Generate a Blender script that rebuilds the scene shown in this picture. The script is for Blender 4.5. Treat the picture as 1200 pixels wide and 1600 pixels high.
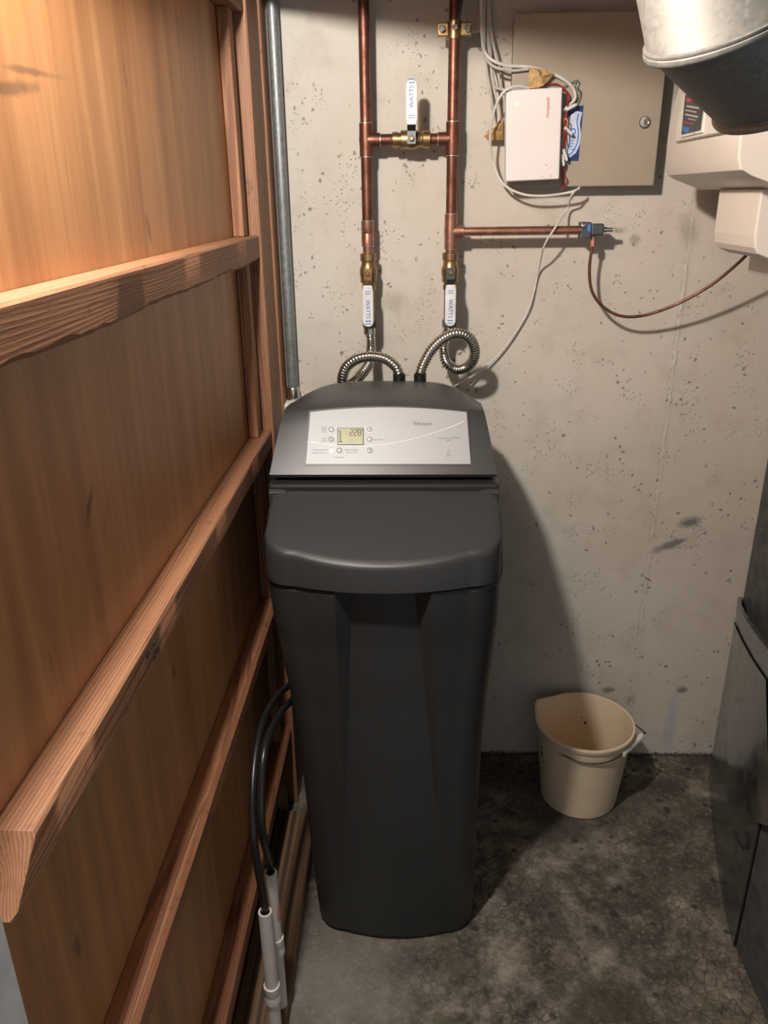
import bpy, bmesh, math, random
from mathutils import Vector, Matrix, Quaternion
random.seed(7)
for o in list(bpy.data.objects): bpy.data.objects.remove(o)
SC = bpy.context.scene
COL = SC.collection

# ------------------------------------------------------------------ camera
F = 1239.3; CAMH = 1.5
def nrm(v): return Vector(v).normalized()
vy = nrm(((640-600)/F, (800-305)/F, -1)); vz = -nrm(((640-600)/F, (800-3906)/F, -1))
vz = (vz - vy*vz.dot(vy)).normalized(); vx = vy.cross(vz)
RM = Matrix((vx, vy, vz))                      # camera axes -> world axes
cam = bpy.data.objects.new('camera', bpy.data.cameras.new('camera')); COL.objects.link(cam)
cam.data.sensor_fit = 'VERTICAL'; cam.data.sensor_height = 32.0; cam.data.lens = F/1600*32.0
cam.data.clip_start = 0.02
cam.matrix_world = Matrix.Translation((0, 0, CAMH)) @ RM.to_4x4()
SC.camera = cam
# ------------------------------------------------------------------ world, lamps, exposure
w = bpy.data.worlds.new('world'); SC.world = w; w.use_nodes = True
w.node_tree.nodes['Background'].inputs[0].default_value = (.93, .95, 1.0, 1)
w.node_tree.nodes['Background'].inputs[1].default_value = 0.24
LAMP = (-.265, .68, 1.95)
ld = bpy.data.lights.new('bulb_offscreen', 'POINT'); ld.energy = 36; ld.color = (1, .935, .855); ld.shadow_soft_size = .03
lo = bpy.data.objects.new('bulb_offscreen', ld); lo.location = LAMP; COL.objects.link(lo)
SC.view_settings.view_transform = 'Standard'; SC.view_settings.look = 'None'
SC.view_settings.gamma = 1; SC.view_settings.exposure = 0.82
SC.view_settings.use_curve_mapping = False

# ------------------------------------------------------------------ pixel helpers (direction only; distance from what it touches)
def ray(x, y): return RM @ Vector(((x-600)/F, (800-y)/F, -1))
def onY(x, y, Y): d = ray(x, y); return Vector((d.x*Y/d.y, Y, CAMH+d.z*Y/d.y))
def onX(x, y, X): d = ray(x, y); return Vector((X, d.y*X/d.x, CAMH+d.z*X/d.x))
def onZ(x, y, Z): d = ray(x, y); t = (Z-CAMH)/d.z; return Vector((d.x*t, d.y*t, Z))
def onP(x, y, p, n):
    d = ray(x, y); c = Vector((0, 0, CAMH)); t = (Vector(p)-c).dot(n)/d.dot(n); return c+d*t
def atD(x, y, depth): return Vector((0, 0, CAMH))+ray(x, y)*depth
WALL = 1.8736

# ------------------------------------------------------------------ material helpers
class N:
    def __init__(s, name):
        s.m = bpy.data.materials.new(name); s.m.use_nodes = True
        s.t = s.m.node_tree; s.b = s.t.nodes['Principled BSDF']; s.L = s.t.links
    def n(s, typ, **k):
        q = s.t.nodes.new(typ)
        for a, v in k.items():
            if a.startswith('i_'):
                key = a[2:].replace('_', ' ')
                s.put(q.inputs[int(key) if key.isdigit() else key], v)
            else: setattr(q, a, v)
        return q
    def put(s, sock, v):
        if isinstance(v, bpy.types.NodeSocket): s.L.new(v, sock)
        elif isinstance(v, bpy.types.Node): s.L.new(v.outputs[0], sock)
        else: sock.default_value = v
    def pos(s, scale=(1, 1, 1), loc=(0, 0, 0), rot=(0, 0, 0)):
        g = s.n('ShaderNodeNewGeometry'); mp = s.n('ShaderNodeMapping', i_Vector=g.outputs['Position'])
        mp.inputs['Scale'].default_value = scale; mp.inputs['Location'].default_value = loc; mp.inputs['Rotation'].default_value = rot
        return mp.outputs[0]
    def noise(s, vec, scale, detail=4, rough=.55, dist=0):
        q = s.n('ShaderNodeTexNoise', i_Vector=vec, i_Scale=scale, i_Detail=detail, i_Roughness=rough, i_Distortion=dist); return q.outputs[0]
    def voro(s, vec, scale, feature='F1', out='Distance', rnd=1):
        q = s.n('ShaderNodeTexVoronoi', feature=feature, i_Vector=vec, i_Scale=scale, i_Randomness=rnd); return q.outputs[out]
    def ramp(s, fac, pts, interp='LINEAR'):
        q = s.n('ShaderNodeValToRGB', i_0=fac); r = q.color_ramp; r.interpolation = interp
        while len(r.elements) < len(pts): r.elements.new(.5)
        for e, (p, c) in zip(r.elements, pts):
            e.position = p; e.color = (c, c, c, 1) if isinstance(c, (int, float)) else (*c, 1)
        return q.outputs[0]
    def mix(s, f, a, b, mode='MIX'):
        q = s.n('ShaderNodeMix', data_type='RGBA', blend_type=mode)
        s.put(q.inputs[0], f)
        for i, v in ((6, a), (7, b)):
            s.put(q.inputs[i], (*v, 1) if isinstance(v, tuple) and len(v) == 3 else v)
        return q.outputs[2]
    def math(s, op, a, b=0.0, c=None):
        q = s.n('ShaderNodeMath', operation=op); s.put(q.inputs[0], a); s.put(q.inputs[1], b)
        if c is not None: s.put(q.inputs[2], c)
        return q.outputs[0]
    def bump(s, h, strength=.3, dist=.01):
        q = s.n('ShaderNodeBump', i_Height=h, i_Strength=strength, i_Distance=dist); s.L.new(q.outputs[0], s.b.inputs['Normal'])
    def set(s, col=None, rough=None, metal=None, **k):
        if col is not None: s.put(s.b.inputs['Base Color'], (*col, 1) if isinstance(col, tuple) and len(col) == 3 else col)
        if rough is not None: s.put(s.b.inputs['Roughness'], rough)
        if metal is not None: s.put(s.b.inputs['Metallic'], metal)
        for a, v in k.items(): s.put(s.b.inputs[a.replace('_', ' ')], v)
        return s
    def axis(s, ch):
        g = s.n('ShaderNodeNewGeometry'); q = s.n('ShaderNodeSeparateXYZ', i_0=g.outputs['Position']); return q.outputs[ch]
    def blob(s, ch0, ch1, c0, c1, r0, r1, ang=0, edge=.35, warp=None):
        """soft elliptical stain with a fixed place on the surface"""
        a = s.math('SUBTRACT', s.axis(ch0), c0); b = s.math('SUBTRACT', s.axis(ch1), c1)
        ca, sa = math.cos(ang), math.sin(ang)
        u = s.math('ADD', s.math('MULTIPLY', a, ca/r0), s.math('MULTIPLY', b, sa/r0))
        v = s.math('ADD', s.math('MULTIPLY', a, -sa/r1), s.math('MULTIPLY', b, ca/r1))
        d = s.math('SQRT', s.math('ADD', s.math('MULTIPLY', u, u), s.math('MULTIPLY', v, v)))
        if warp is not None: d = s.math('ADD', d, s.math('MULTIPLY', s.math('SUBTRACT', warp, .5), 1.6))
        q = s.n('ShaderNodeMapRange', i_0=d, i_1=1-edge, i_2=1+edge, i_3=1.0, i_4=0.0); q.clamp = True
        return q.outputs[0]
M = {}
def simple(name, col, rough=.5, metal=0, nscale=40, namt=.12, bump=0, **k):
    m = N(name); p = m.pos()
    nz = m.noise(p, nscale, 4)
    c2 = tuple(max(0, x*(1-namt)) for x in col); c3 = tuple(min(1, x*(1+namt)) for x in col)
    m.set(m.ramp(nz, [(.3, c2), (.7, c3)]), rough, metal, **k)
    if bump: m.bump(nz, bump, .002)
    M[name] = m.m; return m.m

def wood(name, axis, base, dark, light, ring=55, streak=1.0, seed=0.0, roughbump=.35):
    m = N(name)
    sc = [1, 1, 1]; sc[axis] = .045
    p = m.pos(tuple(sc), (seed, seed*.7, seed*.3))
    nz = m.noise(p, 9, 3, .5); vec = m.n('ShaderNodeVectorMath', operation='ADD', i_0=p)
    m.put(vec.inputs[1], m.n('ShaderNodeVectorMath', operation='SCALE', i_0=m.n('ShaderNodeTexNoise', i_Vector=p, i_Scale=12.0, i_Detail=2.0).outputs[1], i_3=.05 ).outputs[0])
    off = m.n('ShaderNodeVectorMath', operation='ADD', i_0=vec.outputs[0]); off.inputs[1].default_value = (.31, .08, .12)
    wv = m.n('ShaderNodeTexWave', wave_type='RINGS', rings_direction='XYZ'[axis], i_Vector=off.outputs[0], i_Scale=ring, i_Distortion=1.2, i_Detail=2.0, i_Detail_Scale=2.0)
    fib = m.noise(p, 140, 5, .65)
    c = m.ramp(wv.outputs[0], [(.1, base), (.55, light), (.95, dark)])
    c = m.mix(m.ramp(fib, [(.35, .6*streak), (.6, 0.0)]), c, dark)
    big = m.noise(m.pos(tuple(sc), (seed+3, 0, 1)), 5, 4, .6)
    c = m.mix(m.ramp(big, [(.4, .0), (.75, .55)]), c, dark)
    spot = m.noise(m.pos((1, 1, 1), (seed, 2, 5)), 38, 3, .6)
    c = m.mix(m.ramp(spot, [(.62, .0), (.74, .55)]), c, tuple(x*.45 for x in dark))
    m.set(c, .62)
    m.bump(m.math('ADD', m.math('MULTIPLY', wv.outputs[0], .12), fib), roughbump, .0014)
    M[name] = m.m; return m.m

# plywood: vertical grain, long soft streaks, a few scuffs
m = N('plywood')
p = m.pos((1, 1, .06)); st = m.noise(p, 26, 5, .6, .4); fine = m.noise(p, 190, 3, .6)
c = m.ramp(st, [(.28, (.33, .148, .058)), (.5, (.46, .218, .088)), (.74, (.57, .295, .13))])
c = m.mix(m.ramp(fine, [(.5, 0.0), (.7, .32)]), c, (.30, .16, .07))
dk = m.noise(m.pos((1, 1, .10), (4, 1, 0)), 55, 3, .5, .6)
c = m.mix(m.ramp(dk, [(.70, 0.0), (.78, .42)]), c, (.17, .09, .045))
wp = m.noise(m.pos(), 60, 3)
for (px_, py_, r0, r1, a, k) in ((50, 112, .055, .0028, .05, .55), (15, 138, .05, .005, .12, .6), (140, 790, .02, .005, .9, .7), (232, 357, .006, .016, .25, .5), (165, 810, .02, .0016, .9, .5), (122, 1480, .006, .014, 0, .6), (272, 1050, .005, .01, 0, .6), (195, 115, .003, .016, .2, .4), (283, 165, .003, .013, .2, .45)):
    q = onX(px_, py_, -.34)
    b = m.blob(1, 2, q.y, q.z, r0, r1, a, .5, wp)
    c = m.mix(m.math('MULTIPLY', b, k), c, (.10, .06, .04))
m.set(c, .48); m.bump(fine, .12, .001); M['plywood'] = m.m
wood('fir_rail', 1, (.32, .14, .066), (.18, .068, .033), (.40, .19, .095), 95)
wood('fir_rail_pale', 1, (.35, .17, .086), (.20, .085, .042), (.43, .225, .12), 105, .8, 2.3)
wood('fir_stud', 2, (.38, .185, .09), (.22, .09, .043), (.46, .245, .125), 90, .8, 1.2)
wood('fir_post', 2, (.36, .18, .095), (.22, .095, .05), (.44, .235, .125), 80, 1, 3.7, .5)
wood('plate_timber', 1, (.20, .12, .065), (.07, .042, .026), (.27, .165, .09), 13, 1, 6.4, .6)

# poured concrete wall
m = N('concrete_wall')
P = m.pos(); lg = m.noise(P, 2.2, 4, .6); md = m.noise(P, 14, 5, .6); fn = m.noise(P, 160, 4, .6)
c = m.ramp(lg, [(.3, (.56, .52, .45)), (.7, (.66, .625, .56))])
z = m.axis(2)
stv = m.noise(m.pos((1, 1, .07), (0, 0, 3)), 26, 4, .6)
c = m.mix(m.ramp(stv, [(.5, 0.0), (.72, .32)]), c, (.66, .62, .55))
c = m.mix(m.ramp(md, [(.52, 0.0), (.72, .35)]), c, (.42, .375, .30))
wq = m.n('ShaderNodeVectorMath', operation='ADD', i_0=P); m.put(wq.inputs[1], m.n('ShaderNodeVectorMath', operation='SCALE', i_0=m.n('ShaderNodeTexNoise', i_Vector=P, i_Scale=90.0, i_Detail=2.0).outputs[1], i_3=.014).outputs[0])
pv = m.voro(wq.outputs[0], 55, rnd=1); psz = m.noise(P, 21, 3, .6)
pit = m.math('MULTIPLY', m.ramp(pv, [(.15, 1.0), (.23, 0.0)]), m.ramp(psz, [(.55, 0.0), (.62, 1.0)]))
pv2 = m.voro(wq.outputs[0], 128); ps2 = m.noise(m.pos((1, 1, 1), (1, 7, 2)), 13, 3, .6)
pit2 = m.math('MULTIPLY', m.ramp(pv2, [(.16, 1.0), (.26, 0.0)]), m.ramp(ps2, [(.56, 0.0), (.64, 1.0)]))
pits = m.math('MAXIMUM', pit, pit2)
c = m.mix(m.math('MULTIPLY', pits, .72), c, (.16, .145, .12))
wp = m.noise(P, 45, 3); wp2 = m.noise(P, 120, 3, .7)
for (px_, py_, r0, r1, a, k, col) in ((1078, 816, .026, .012, .25, .9, (.13, .13, .14)), (1046, 852, .038, .010, .4, .9, (.15, .15, .16)), (1062, 846, .018, .005, .3, .6, (.15, .15, .16)),
        (1012, 905, .012, .003, -.6, .8, (.35, .17, .06)), (1066, 1078, .014, .010, .2, .8, (.20, .12, .08)), (950, 1078, .016, .008, .1, .8, (.20, .13, .09)),
        (985, 1095, .012, .014, .1, .5, (.25, .17, .11)), (992, 375, .010, .012, .3, .6, (.24, .22, .19)), (966, 360, .016, .006, 0, .6, (.24, .22, .19)), (1076, 360, .02, .03, .4, .5, (.34, .32, .28)),
        (612, 470, .035, .02, 0, .3, (.32, .24, .15)), (1000, 840, .10, .07, .3, .22, (.58, .47, .36)), (880, 780, .05, .04, .3, .25, (.52, .47, .33)), (1048, 1130, .014, .09, 0, .55, (.42, .46, .58))):
    q = onY(px_, py_, WALL)
    c = m.mix(m.math('MULTIPLY', m.blob(0, 2, q.x, q.z, r0, r1, a, .5, wp2 if r0 < .03 else wp), k), c, col)
_a, _b = onY(1088, 300, WALL), onY(986, 1100, WALL); SB = (_a.x-_b.x)/(_a.z-_b.z); SA = _a.x-SB*_a.z
# form seam: a thin ridge with chipped edge
sx = m.math('SUBTRACT', m.axis(0), m.math('ADD', m.math('MULTIPLY_ADD', m.axis(2), SB, SA), m.math('MULTIPLY', m.math('SUBTRACT', m.noise(m.pos((0, 0, 1)), 16, 4, .7), .5), .012)))
seam = m.ramp(m.math('ABSOLUTE', sx), [(0.0, 1.0), (.006, 0.0)])
c = m.mix(m.math('MULTIPLY', seam, m.ramp(m.noise(P, 40, 3, .7), [(.42, 0.0), (.6, .8)])), c, (.66, .62, .55))
edge = m.ramp(m.math('ABSOLUTE', m.math('SUBTRACT', sx, -.006)), [(0.0, 1.0), (.003, 0.0)])
c = m.mix(m.math('MULTIPLY', edge, m.ramp(wp2, [(.45, 0.0), (.6, .55)])), c, (.26, .24, .21))
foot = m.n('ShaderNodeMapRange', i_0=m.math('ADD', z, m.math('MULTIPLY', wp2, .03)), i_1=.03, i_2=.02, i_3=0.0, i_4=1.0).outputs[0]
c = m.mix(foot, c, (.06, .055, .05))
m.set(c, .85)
h = m.math('SUBTRACT', m.math('ADD', m.math('MULTIPLY', md, .35), m.math('MULTIPLY', fn, .25)), pits)
m.bump(m.math('ADD', h, m.math('MULTIPLY', m.math('MULTIPLY', seam, m.ramp(wp, [(.4, .15), (.6, 1.0)])), .9)), .55, .004); M['concrete_wall'] = m.m

# floor
m = N('concrete_floor')
P = m.pos(); lg = m.noise(P, 3.2, 5, .65, .3); md = m.noise(P, 12, 9, .74); fn = m.noise(P, 75, 8, .8)
c = m.ramp(md, [(.38, (.045, .039, .031)), (.5, (.15, .13, .103)), (.62, (.33, .295, .245))])
c = m.mix(m.ramp(lg, [(.46, 0.0), (.58, .8)]), c, (.055, .049, .04))
c = m.mix(m.ramp(fn, [(.52, 0.0), (.64, .55)]), c, (.36, .33, .285))
gr = m.noise(m.pos((1, 1, 1), (5, 3, 1)), 6, 4, .6)
c = m.mix(m.ramp(gr, [(.56, 0.0), (.7, .4)]), c, (.11, .10, .045))
ck = m.voro(m.pos((1, 1, 1)), 45, 'DISTANCE_TO_EDGE'); crackm = m.math('MULTIPLY', m.ramp(ck, [(.0, 1.0), (.07, 0.0)]), m.ramp(m.noise(P, 4, 2), [(.45, 0.0), (.56, .8)]))
c = m.mix(crackm, c, (.06, .05, .04))
dots = m.math('MULTIPLY', m.ramp(m.voro(P, 24), [(.16, 1.0), (.25, 0.0)]), m.ramp(m.noise(m.pos((1, 1, 1), (2, 2, 2)), 8, 2), [(.47, 0.0), (.55, .9)]))
c = m.mix(dots, c, (.03, .026, .022))
wd = m.noise(P, 9, 4, .6)
for (px_, py_, r0, r1, k, col) in ((880, 1290, .12, .07, .55, (.06, .055, .046)), (1020, 1225, .06, .02, .8, (.05, .045, .04)), (990, 1260, .09, .06, .45, (.09, .08, .066)), (520, 1540, .14, .16, .6, (.33, .31, .27)), (930, 1560, .09, .05, .5, (.06, .058, .03))):
    q = onZ(px_, py_, 0)
    c = m.mix(m.math('MULTIPLY', m.blob(0, 1, q.x, q.y, r0, r1, 0, .6, wd), k), c, col)
m.set(c, m.ramp(lg, [(.4, .8), (.7, .62)]))
m.bump(m.math('SUBTRACT', m.math('ADD', md, m.math('MULTIPLY', fn, .5)), crackm), .4, .004); M['concrete_floor'] = m.m

# galvanised sheet with spangle
def galv(name, col, metal=.9, rough=.36, sc=95):
    m = N(name); P = m.pos(); q = m.n('ShaderNodeTexVoronoi', i_Vector=P, i_Scale=float(sc)); nz = m.noise(P, 7, 4, .6)
    c = m.ramp(q.outputs[1], [(0.0, tuple(x*.82 for x in col)), (1.0, tuple(min(1, x*1.15) for x in col))])
    c = m.mix(m.ramp(nz, [(.5, 0.0), (.75, .35)]), c, tuple(x*.55 for x in col))
    m.set(c, m.ramp(q.outputs[1], [(0.0, rough-.08), (1.0, rough+.12)]), metal); m.bump(m.noise(P, 240, 3), .08, .001)
    M[name] = m.m
galv('galvanised', (.19, .203, .196), .35, .6, 230); galv('galvanised_mid', (.25, .27, .275), .92, .17, 40); galv('galvanised_dark', (.25, .27, .275), .92, .22, 60); galv('conduit_steel', (.29, .305, .31), .65, .48, 160)
simple('furnace_grey', (.10, .105, .10), .55, .3, 30, .35, .2)
# copper with dark tarnish
m = N('copper'); P = m.pos(); a = m.noise(P, 30, 5, .65); z = m.axis(2)
c = m.ramp(a, [(.3, (.11, .045, .032)), (.55, (.22, .095, .066)), (.8, (.34, .165, .115))])
m.set(c, m.ramp(a, [(.3, .55), (.7, .38)]), .85); m.bump(m.noise(P, 300, 3), .06, .001); M['copper'] = m.m
m = N('copper_new'); P = m.pos(); a = m.noise(P, 45, 5, .65)
m.set(m.ramp(a, [(.3, (.33, .15, .10)), (.7, (.56, .30, .215))]), .38, .85); M['copper_new'] = m.m
m = N('brass'); P = m.pos(); a = m.noise(P, 60, 5, .65)
m.set(m.ramp(a, [(.3, (.24, .15, .07)), (.7, (.48, .33, .17))]), .38, .9); m.bump(a, .1, .001); M['brass'] = m.m
simple('solder', (.55, .54, .5), .35, .9); simple('chrome', (.62, .61, .58), .22, 1, 60, .08); simple('steel_dark', (.14, .15, .16), .4, .8)
simple('steel_hose', (.56, .53, .47), .26, 1, 60, .1)
simple('rubber_black', (.012, .012, .012), .35); simple('black_plastic', (.016, .016, .017), .4)
simple('white_handle', (.74, .75, .76), .35); simple('print_blue', (.03, .16, .50), .4); simple('print_red', (.55, .03, .04), .4); simple('print_black', (.03, .03, .03), .5)
simple('softener_dark', (.034, .035, .0355), .42, 0, 900, .12, .12); simple('softener_housing', (.034, .035, .0355), .34, 0, 900, .1, .1)
simple('silver_panel', (.30, .31, .32), .5, .3, 300, .03); simple('panel_white', (.60, .61, .62), .4); simple('button_grey', (.40, .40, .41), .35); simple('print_grey', (.12, .22, .23), .5)
simple('lcd', (.30, .31, .17), .25); simple('panel_line', (.28, .29, .29), .35)
simple('indicator', (.9, .62, .6), .3)
simple('cabinet_beige', (.36, .315, .25), .48, 0, 12, .05); simple('box_white', (.80, .76, .75), .45, 0, 10, .02); simple('humidifier_white', (.70, .665, .60), .42, 0, 9, .04)
simple('label_dark', (.035, .035, .045), .35); simple('sticker_blue', (.018, .045, .16), .4); simple('sticker_light', (.56, .64, .80), .4); simple('sticker_mid', (.06, .22, .62), .4)
simple('cable_grey', (.50, .475, .43), .5); simple('cable_white', (.66, .64, .60), .45); simple('wire_red', (.30, .02, .025), .4); simple('wire_orange', (.6, .26, .07), .4); simple('wire_green', (.06, .13, .08), .4)
simple('tape_tan', (.47, .30, .13), .75, 0, 90, .3, .4); simple('connector_white', (.75, .75, .74), .4)
simple('bucket_cream', (.80, .655, .48), .4, 0, 8, .05); simple('bucket_stain', (.16, .09, .04), .7); simple('wire_steel', (.20, .18, .16), .4, .9); simple('grip_white', (.76, .72, .65), .45)
simple('pvc_white', (.70, .67, .62), .38, 0, 20, .05); simple('paint_white', (.72, .71, .70), .5); simple('timber_ceiling', (.10, .07, .045), .7, 0, 12, .3)
mm = N('led_green'); mm.set((.3, .9, .2), .4, Emission_Color=(.35, 1, .25, 1), Emission_Strength=1.2); M['led_green'] = mm.m
# screws up the far side of wet floor etc. need no own material

# ------------------------------------------------------------------ geometry helpers
ORG = {}
class G:
    def __init__(s): s.v = []; s.f = []
    def add(s, v, f):
        o = len(s.v); s.v += [Vector(x) for x in v]; s.f += [tuple(i+o for i in q) for q in f]; return s
    def box(s, lo, hi):
        (a, b, c), (d, e, g) = lo, hi
        return s.add([(a, b, c), (d, b, c), (d, e, c), (a, e, c), (a, b, g), (d, b, g), (d, e, g), (a, e, g)],
                     [(0, 3, 2, 1), (4, 5, 6, 7), (0, 1, 5, 4), (1, 2, 6, 5), (2, 3, 7, 6), (3, 0, 4, 7)])
    def bm(s, fn):
        b = bmesh.new(); fn(b); b.verts.ensure_lookup_table(); b.verts.index_update()
        s.add([x.co.copy() for x in b.verts], [tuple(x.index for x in q.verts) for q in b.faces]); b.free(); return s
    def rbox(s, lo, hi, r=.003, seg=2, mat=None):
        def fn(b):
            bmesh.ops.create_cube(b, size=1)
            L, Hh = Vector(lo), Vector(hi)
            for x in b.verts: x.co = Vector(((L[i]+Hh[i])/2+x.co[i]*(Hh[i]-L[i]) for i in range(3)))
            bmesh.ops.bevel(b, geom=list(b.edges), offset=r, segments=seg, affect='EDGES', profile=.5)
            if mat is not None:
                for x in b.verts: x.co = mat @ x.co
        return s.bm(fn)
    def tube(s, pts, r, n=12, cap=True, smooth_sub=0):
        pts = [Vector(p) for p in pts]
        if smooth_sub: pts = spline(pts, smooth_sub)
        rs = r if isinstance(r, (list, tuple)) else [r]*len(pts)
        up = None; rings = []
        for i, p in enumerate(pts):
            t = (pts[min(i+1, len(pts)-1)]-pts[max(i-1, 0)]).normalized()
            if up is None:
                up = t.orthogonal().normalized()
            up = (up-t*up.dot(t)).normalized(); sd = t.cross(up)
            rings.append([p+(up*math.cos(2*math.pi*k/n)+sd*math.sin(2*math.pi*k/n))*rs[i] for k in range(n)])
        return s.rings(rings, cap)
    def rings(s, rings, cap=True, close=True):
        n = len(rings[0]); v = [q for r in rings for q in r]; f = []
        for i in range(len(rings)-1):
            for k in range(n if close else n-1):
                f.append((i*n+k, i*n+(k+1) % n, (i+1)*n+(k+1) % n, (i+1)*n+k))
        if cap: f += [tuple(range(n-1, -1, -1)), tuple((len(rings)-1)*n+k for k in range(n))]
        return s.add(v, f)
    def lathe(s, base, axis, prof, n=24, cap=True):
        """prof: (distance along axis, radius)"""
        a = Vector(axis).normalized(); u = a.orthogonal().normalized(); w_ = a.cross(u); b = Vector(base)
        return s.rings([[b+a*h+(u*math.cos(2*math.pi*k/n)+w_*math.sin(2*math.pi*k/n))*r for k in range(n)] for h, r in prof], cap)
    def prism(s, poly, d):
        """poly: 3D outline, d: extrusion vector"""
        n = len(poly); d = Vector(d); v = [Vector(p) for p in poly]; v += [p+d for p in v]
        f = [tuple(range(n-1, -1, -1)), tuple(range(n, 2*n))]+[(i, (i+1) % n, n+(i+1) % n, n+i) for i in range(n)]
        return s.add(v, f)
def spline(p, k):
    out = []; P_ = [p[0]*2-p[1]]+list(p)+[p[-1]*2-p[-2]]
    for i in range(1, len(P_)-2):
        a, b, c, d = P_[i-1:i+3]
        for j in range(k):
            t = j/k
            out.append(.5*((2*b)+(c-a)*t+(2*a-5*b+4*c-d)*t*t+(3*b-a-3*c+d)*t**3))
    out.append(p[-1]); return out
def resample(pts, step):
    out = [pts[0]]; acc = 0
    for a, b in zip(pts, pts[1:]):
        l = (b-a).length
        while l > 0 and acc+l >= step:
            t = (step-acc)/l; a = a.lerp(b, t); out.append(a); l = (b-a).length; acc = 0
        acc += l
    return out
def build(name, g, mat, parent=None, smooth=False, origin=None, label=None, cat=None, group=None, kind=None, bevel=0):
    if parent is not None: org = ORG[parent]
    elif origin is not None: org = Vector(origin)
    else:
        xs = [v.x for v in g.v]; ys = [v.y for v in g.v]; zs = [v.z for v in g.v]
        org = Vector(((min(xs)+max(xs))/2, (min(ys)+max(ys))/2, min(zs)))
    me = bpy.data.meshes.new(name); me.from_pydata([tuple(v-org) for v in g.v], [], g.f)
    b = bmesh.new(); b.from_mesh(me); bmesh.ops.recalc_face_normals(b, faces=b.faces); b.to_mesh(me); b.free()
    me.materials.append(M[mat])
    o = bpy.data.objects.new(name, me); COL.objects.link(o); ORG[o] = org
    if parent is not None: o.parent = parent
    else: o.location = org
    if smooth:
        for q in me.polygons: q.use_smooth = True
        me.set_sharp_from_angle(angle=math.radians(38 if smooth is True else smooth))
    if bevel:
        md_ = o.modifiers.new('bevel', 'BEVEL'); md_.width = bevel; md_.segments = 2; md_.limit_method = 'ANGLE'; md_.angle_limit = math.radians(35)
    tag(o, label, cat, group, kind); return o
def tag(o, label=None, cat=None, group=None, kind=None):
    if label: o['label'] = label
    if cat: o['category'] = cat
    if group: o['group'] = group
    if kind: o['kind'] = kind
def thing(name, loc, label, cat, group=None):
    o = bpy.data.objects.new(name, None); o.empty_display_size = .05; COL.objects.link(o); o.location = loc; ORG[o] = Vector(loc)
    tag(o, label, cat, group); return o
def text(name, s, size, o3, u, v, mat, parent, align='LEFT', thick=.0003, squash=1.0):
    """flat lettering: o3 = anchor on the surface, u = reading direction, v = letter up"""
    cu = bpy.data.curves.new('t', 'FONT'); cu.body = s; cu.size = size; cu.align_x = align; cu.extrude = thick; cu.resolution_u = 2
    ob = bpy.data.objects.new('t', cu); COL.objects.link(ob)
    me = bpy.data.meshes.new_from_object(ob.evaluated_get(bpy.context.evaluated_depsgraph_get()))
    bpy.data.objects.remove(ob); bpy.data.curves.remove(cu)
    u = Vector(u).normalized(); v = Vector(v).normalized(); nn = u.cross(v)
    g = G(); g.add([Vector(o3)+u*q.co.x*squash+v*q.co.y+nn*q.co.z for q in me.vertices], [tuple(p.vertices) for p in me.polygons])
    bpy.data.meshes.remove(me)
    return build(name, g, mat, parent)

# ------------------------------------------------------------------ the room
g = G(); g.box((-.42, -1.8, -.06), (2.2, WALL+.12, 0)); build('floor', g, 'concrete_floor', label='worn dark concrete basement floor with damp stains', kind='structure')
g = G(); g.box((-.42, WALL, 0), (2.2, WALL+.12, 2.25)); build('wall_back', g, 'concrete_wall', label='pale poured concrete wall with pits and a form seam', kind='structure')
g = G(); g.box((-.42, -1.8, 2.13), (2.2, WALL+.12, 2.25)); build('ceiling', g, 'timber_ceiling', label='dark timber basement ceiling', kind='structure')
# out-of-view beam, added and angled to cast shade on the wall top
def zbeam():
    a = Vector((-.33, 1.715)); b = Vector((.42, .122)); d = (b-a).normalized(); nrm2 = Vector((-d.y, d.x))
    pa = [a, b, b+nrm2*.15, a+nrm2*.15]
    g = G(); g.prism([(q.x, q.y, 1.875) for q in pa], (0, 0, .255)); return g
build('shade_beam', zbeam(), 'timber_ceiling', label='unseen dark timber beam added under the ceiling to shade the wall top', kind='structure')

# left wall: plywood sheet with strips nailed on
PX = -.34; FX = -.302
wl = thing('wall_left', (-.36, 1.1, 0), None, None); wl['kind'] = 'structure'; wl['label'] = 'tan plywood partition with horizontal fir strips'
g = G(); g.box((-.358, .30, 0), (PX, 1.70, 2.13)); build('plywood_panel', g, 'plywood', wl)
def strip(y0, y1, zt, zb, mat, x1=FX, seed=0, wane=0, rnd=.002, lip=0):
    r = random.Random(seed); n = 70; rings = []
    for i in range(n+1):
        y = y0+(y1-y0)*i/n; e = lip if i == 0 else 0
        wv = math.sin(i*.35+seed)*.0012; wz = r.uniform(-1, 1)*wane
        k = math.exp(-((i/n-.42)/.05)**2)*wane*.8
        rings.append([Vector((PX+.001, y-e, zb+wv)), Vector((x1-rnd*2-abs(wz), y-e, zb+wv+wz*.5)), Vector((x1-k, y-e*.9, zb+.004+wv+abs(wz)*1.5)), Vector((x1+wv*.4, y, zt-rnd-.001)), Vector((x1-rnd, y, zt+wv*.3)), Vector((PX+.001, y, zt))])
    g = G(); g.rings(rings); return build('rail', g, mat, wl, smooth=30)
strip(.30, 1.668, 1.86, 1.812, 'fir_rail', seed=1)
strip(.30, 1.668, 1.429, 1.381, 'fir_rail_pale', seed=2, wane=.0022)
strip(.490, 1.668, 1.027, .985, 'fir_rail_pale', seed=3, wane=.0012, lip=.05)
strip(.30, 1.668, .650, .612, 'fir_rail', seed=4, rnd=.007, wane=.001)
strip(.30, 1.668, .245, .205, 'fir_rail', seed=5, rnd=.006, wane=.001)
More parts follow.
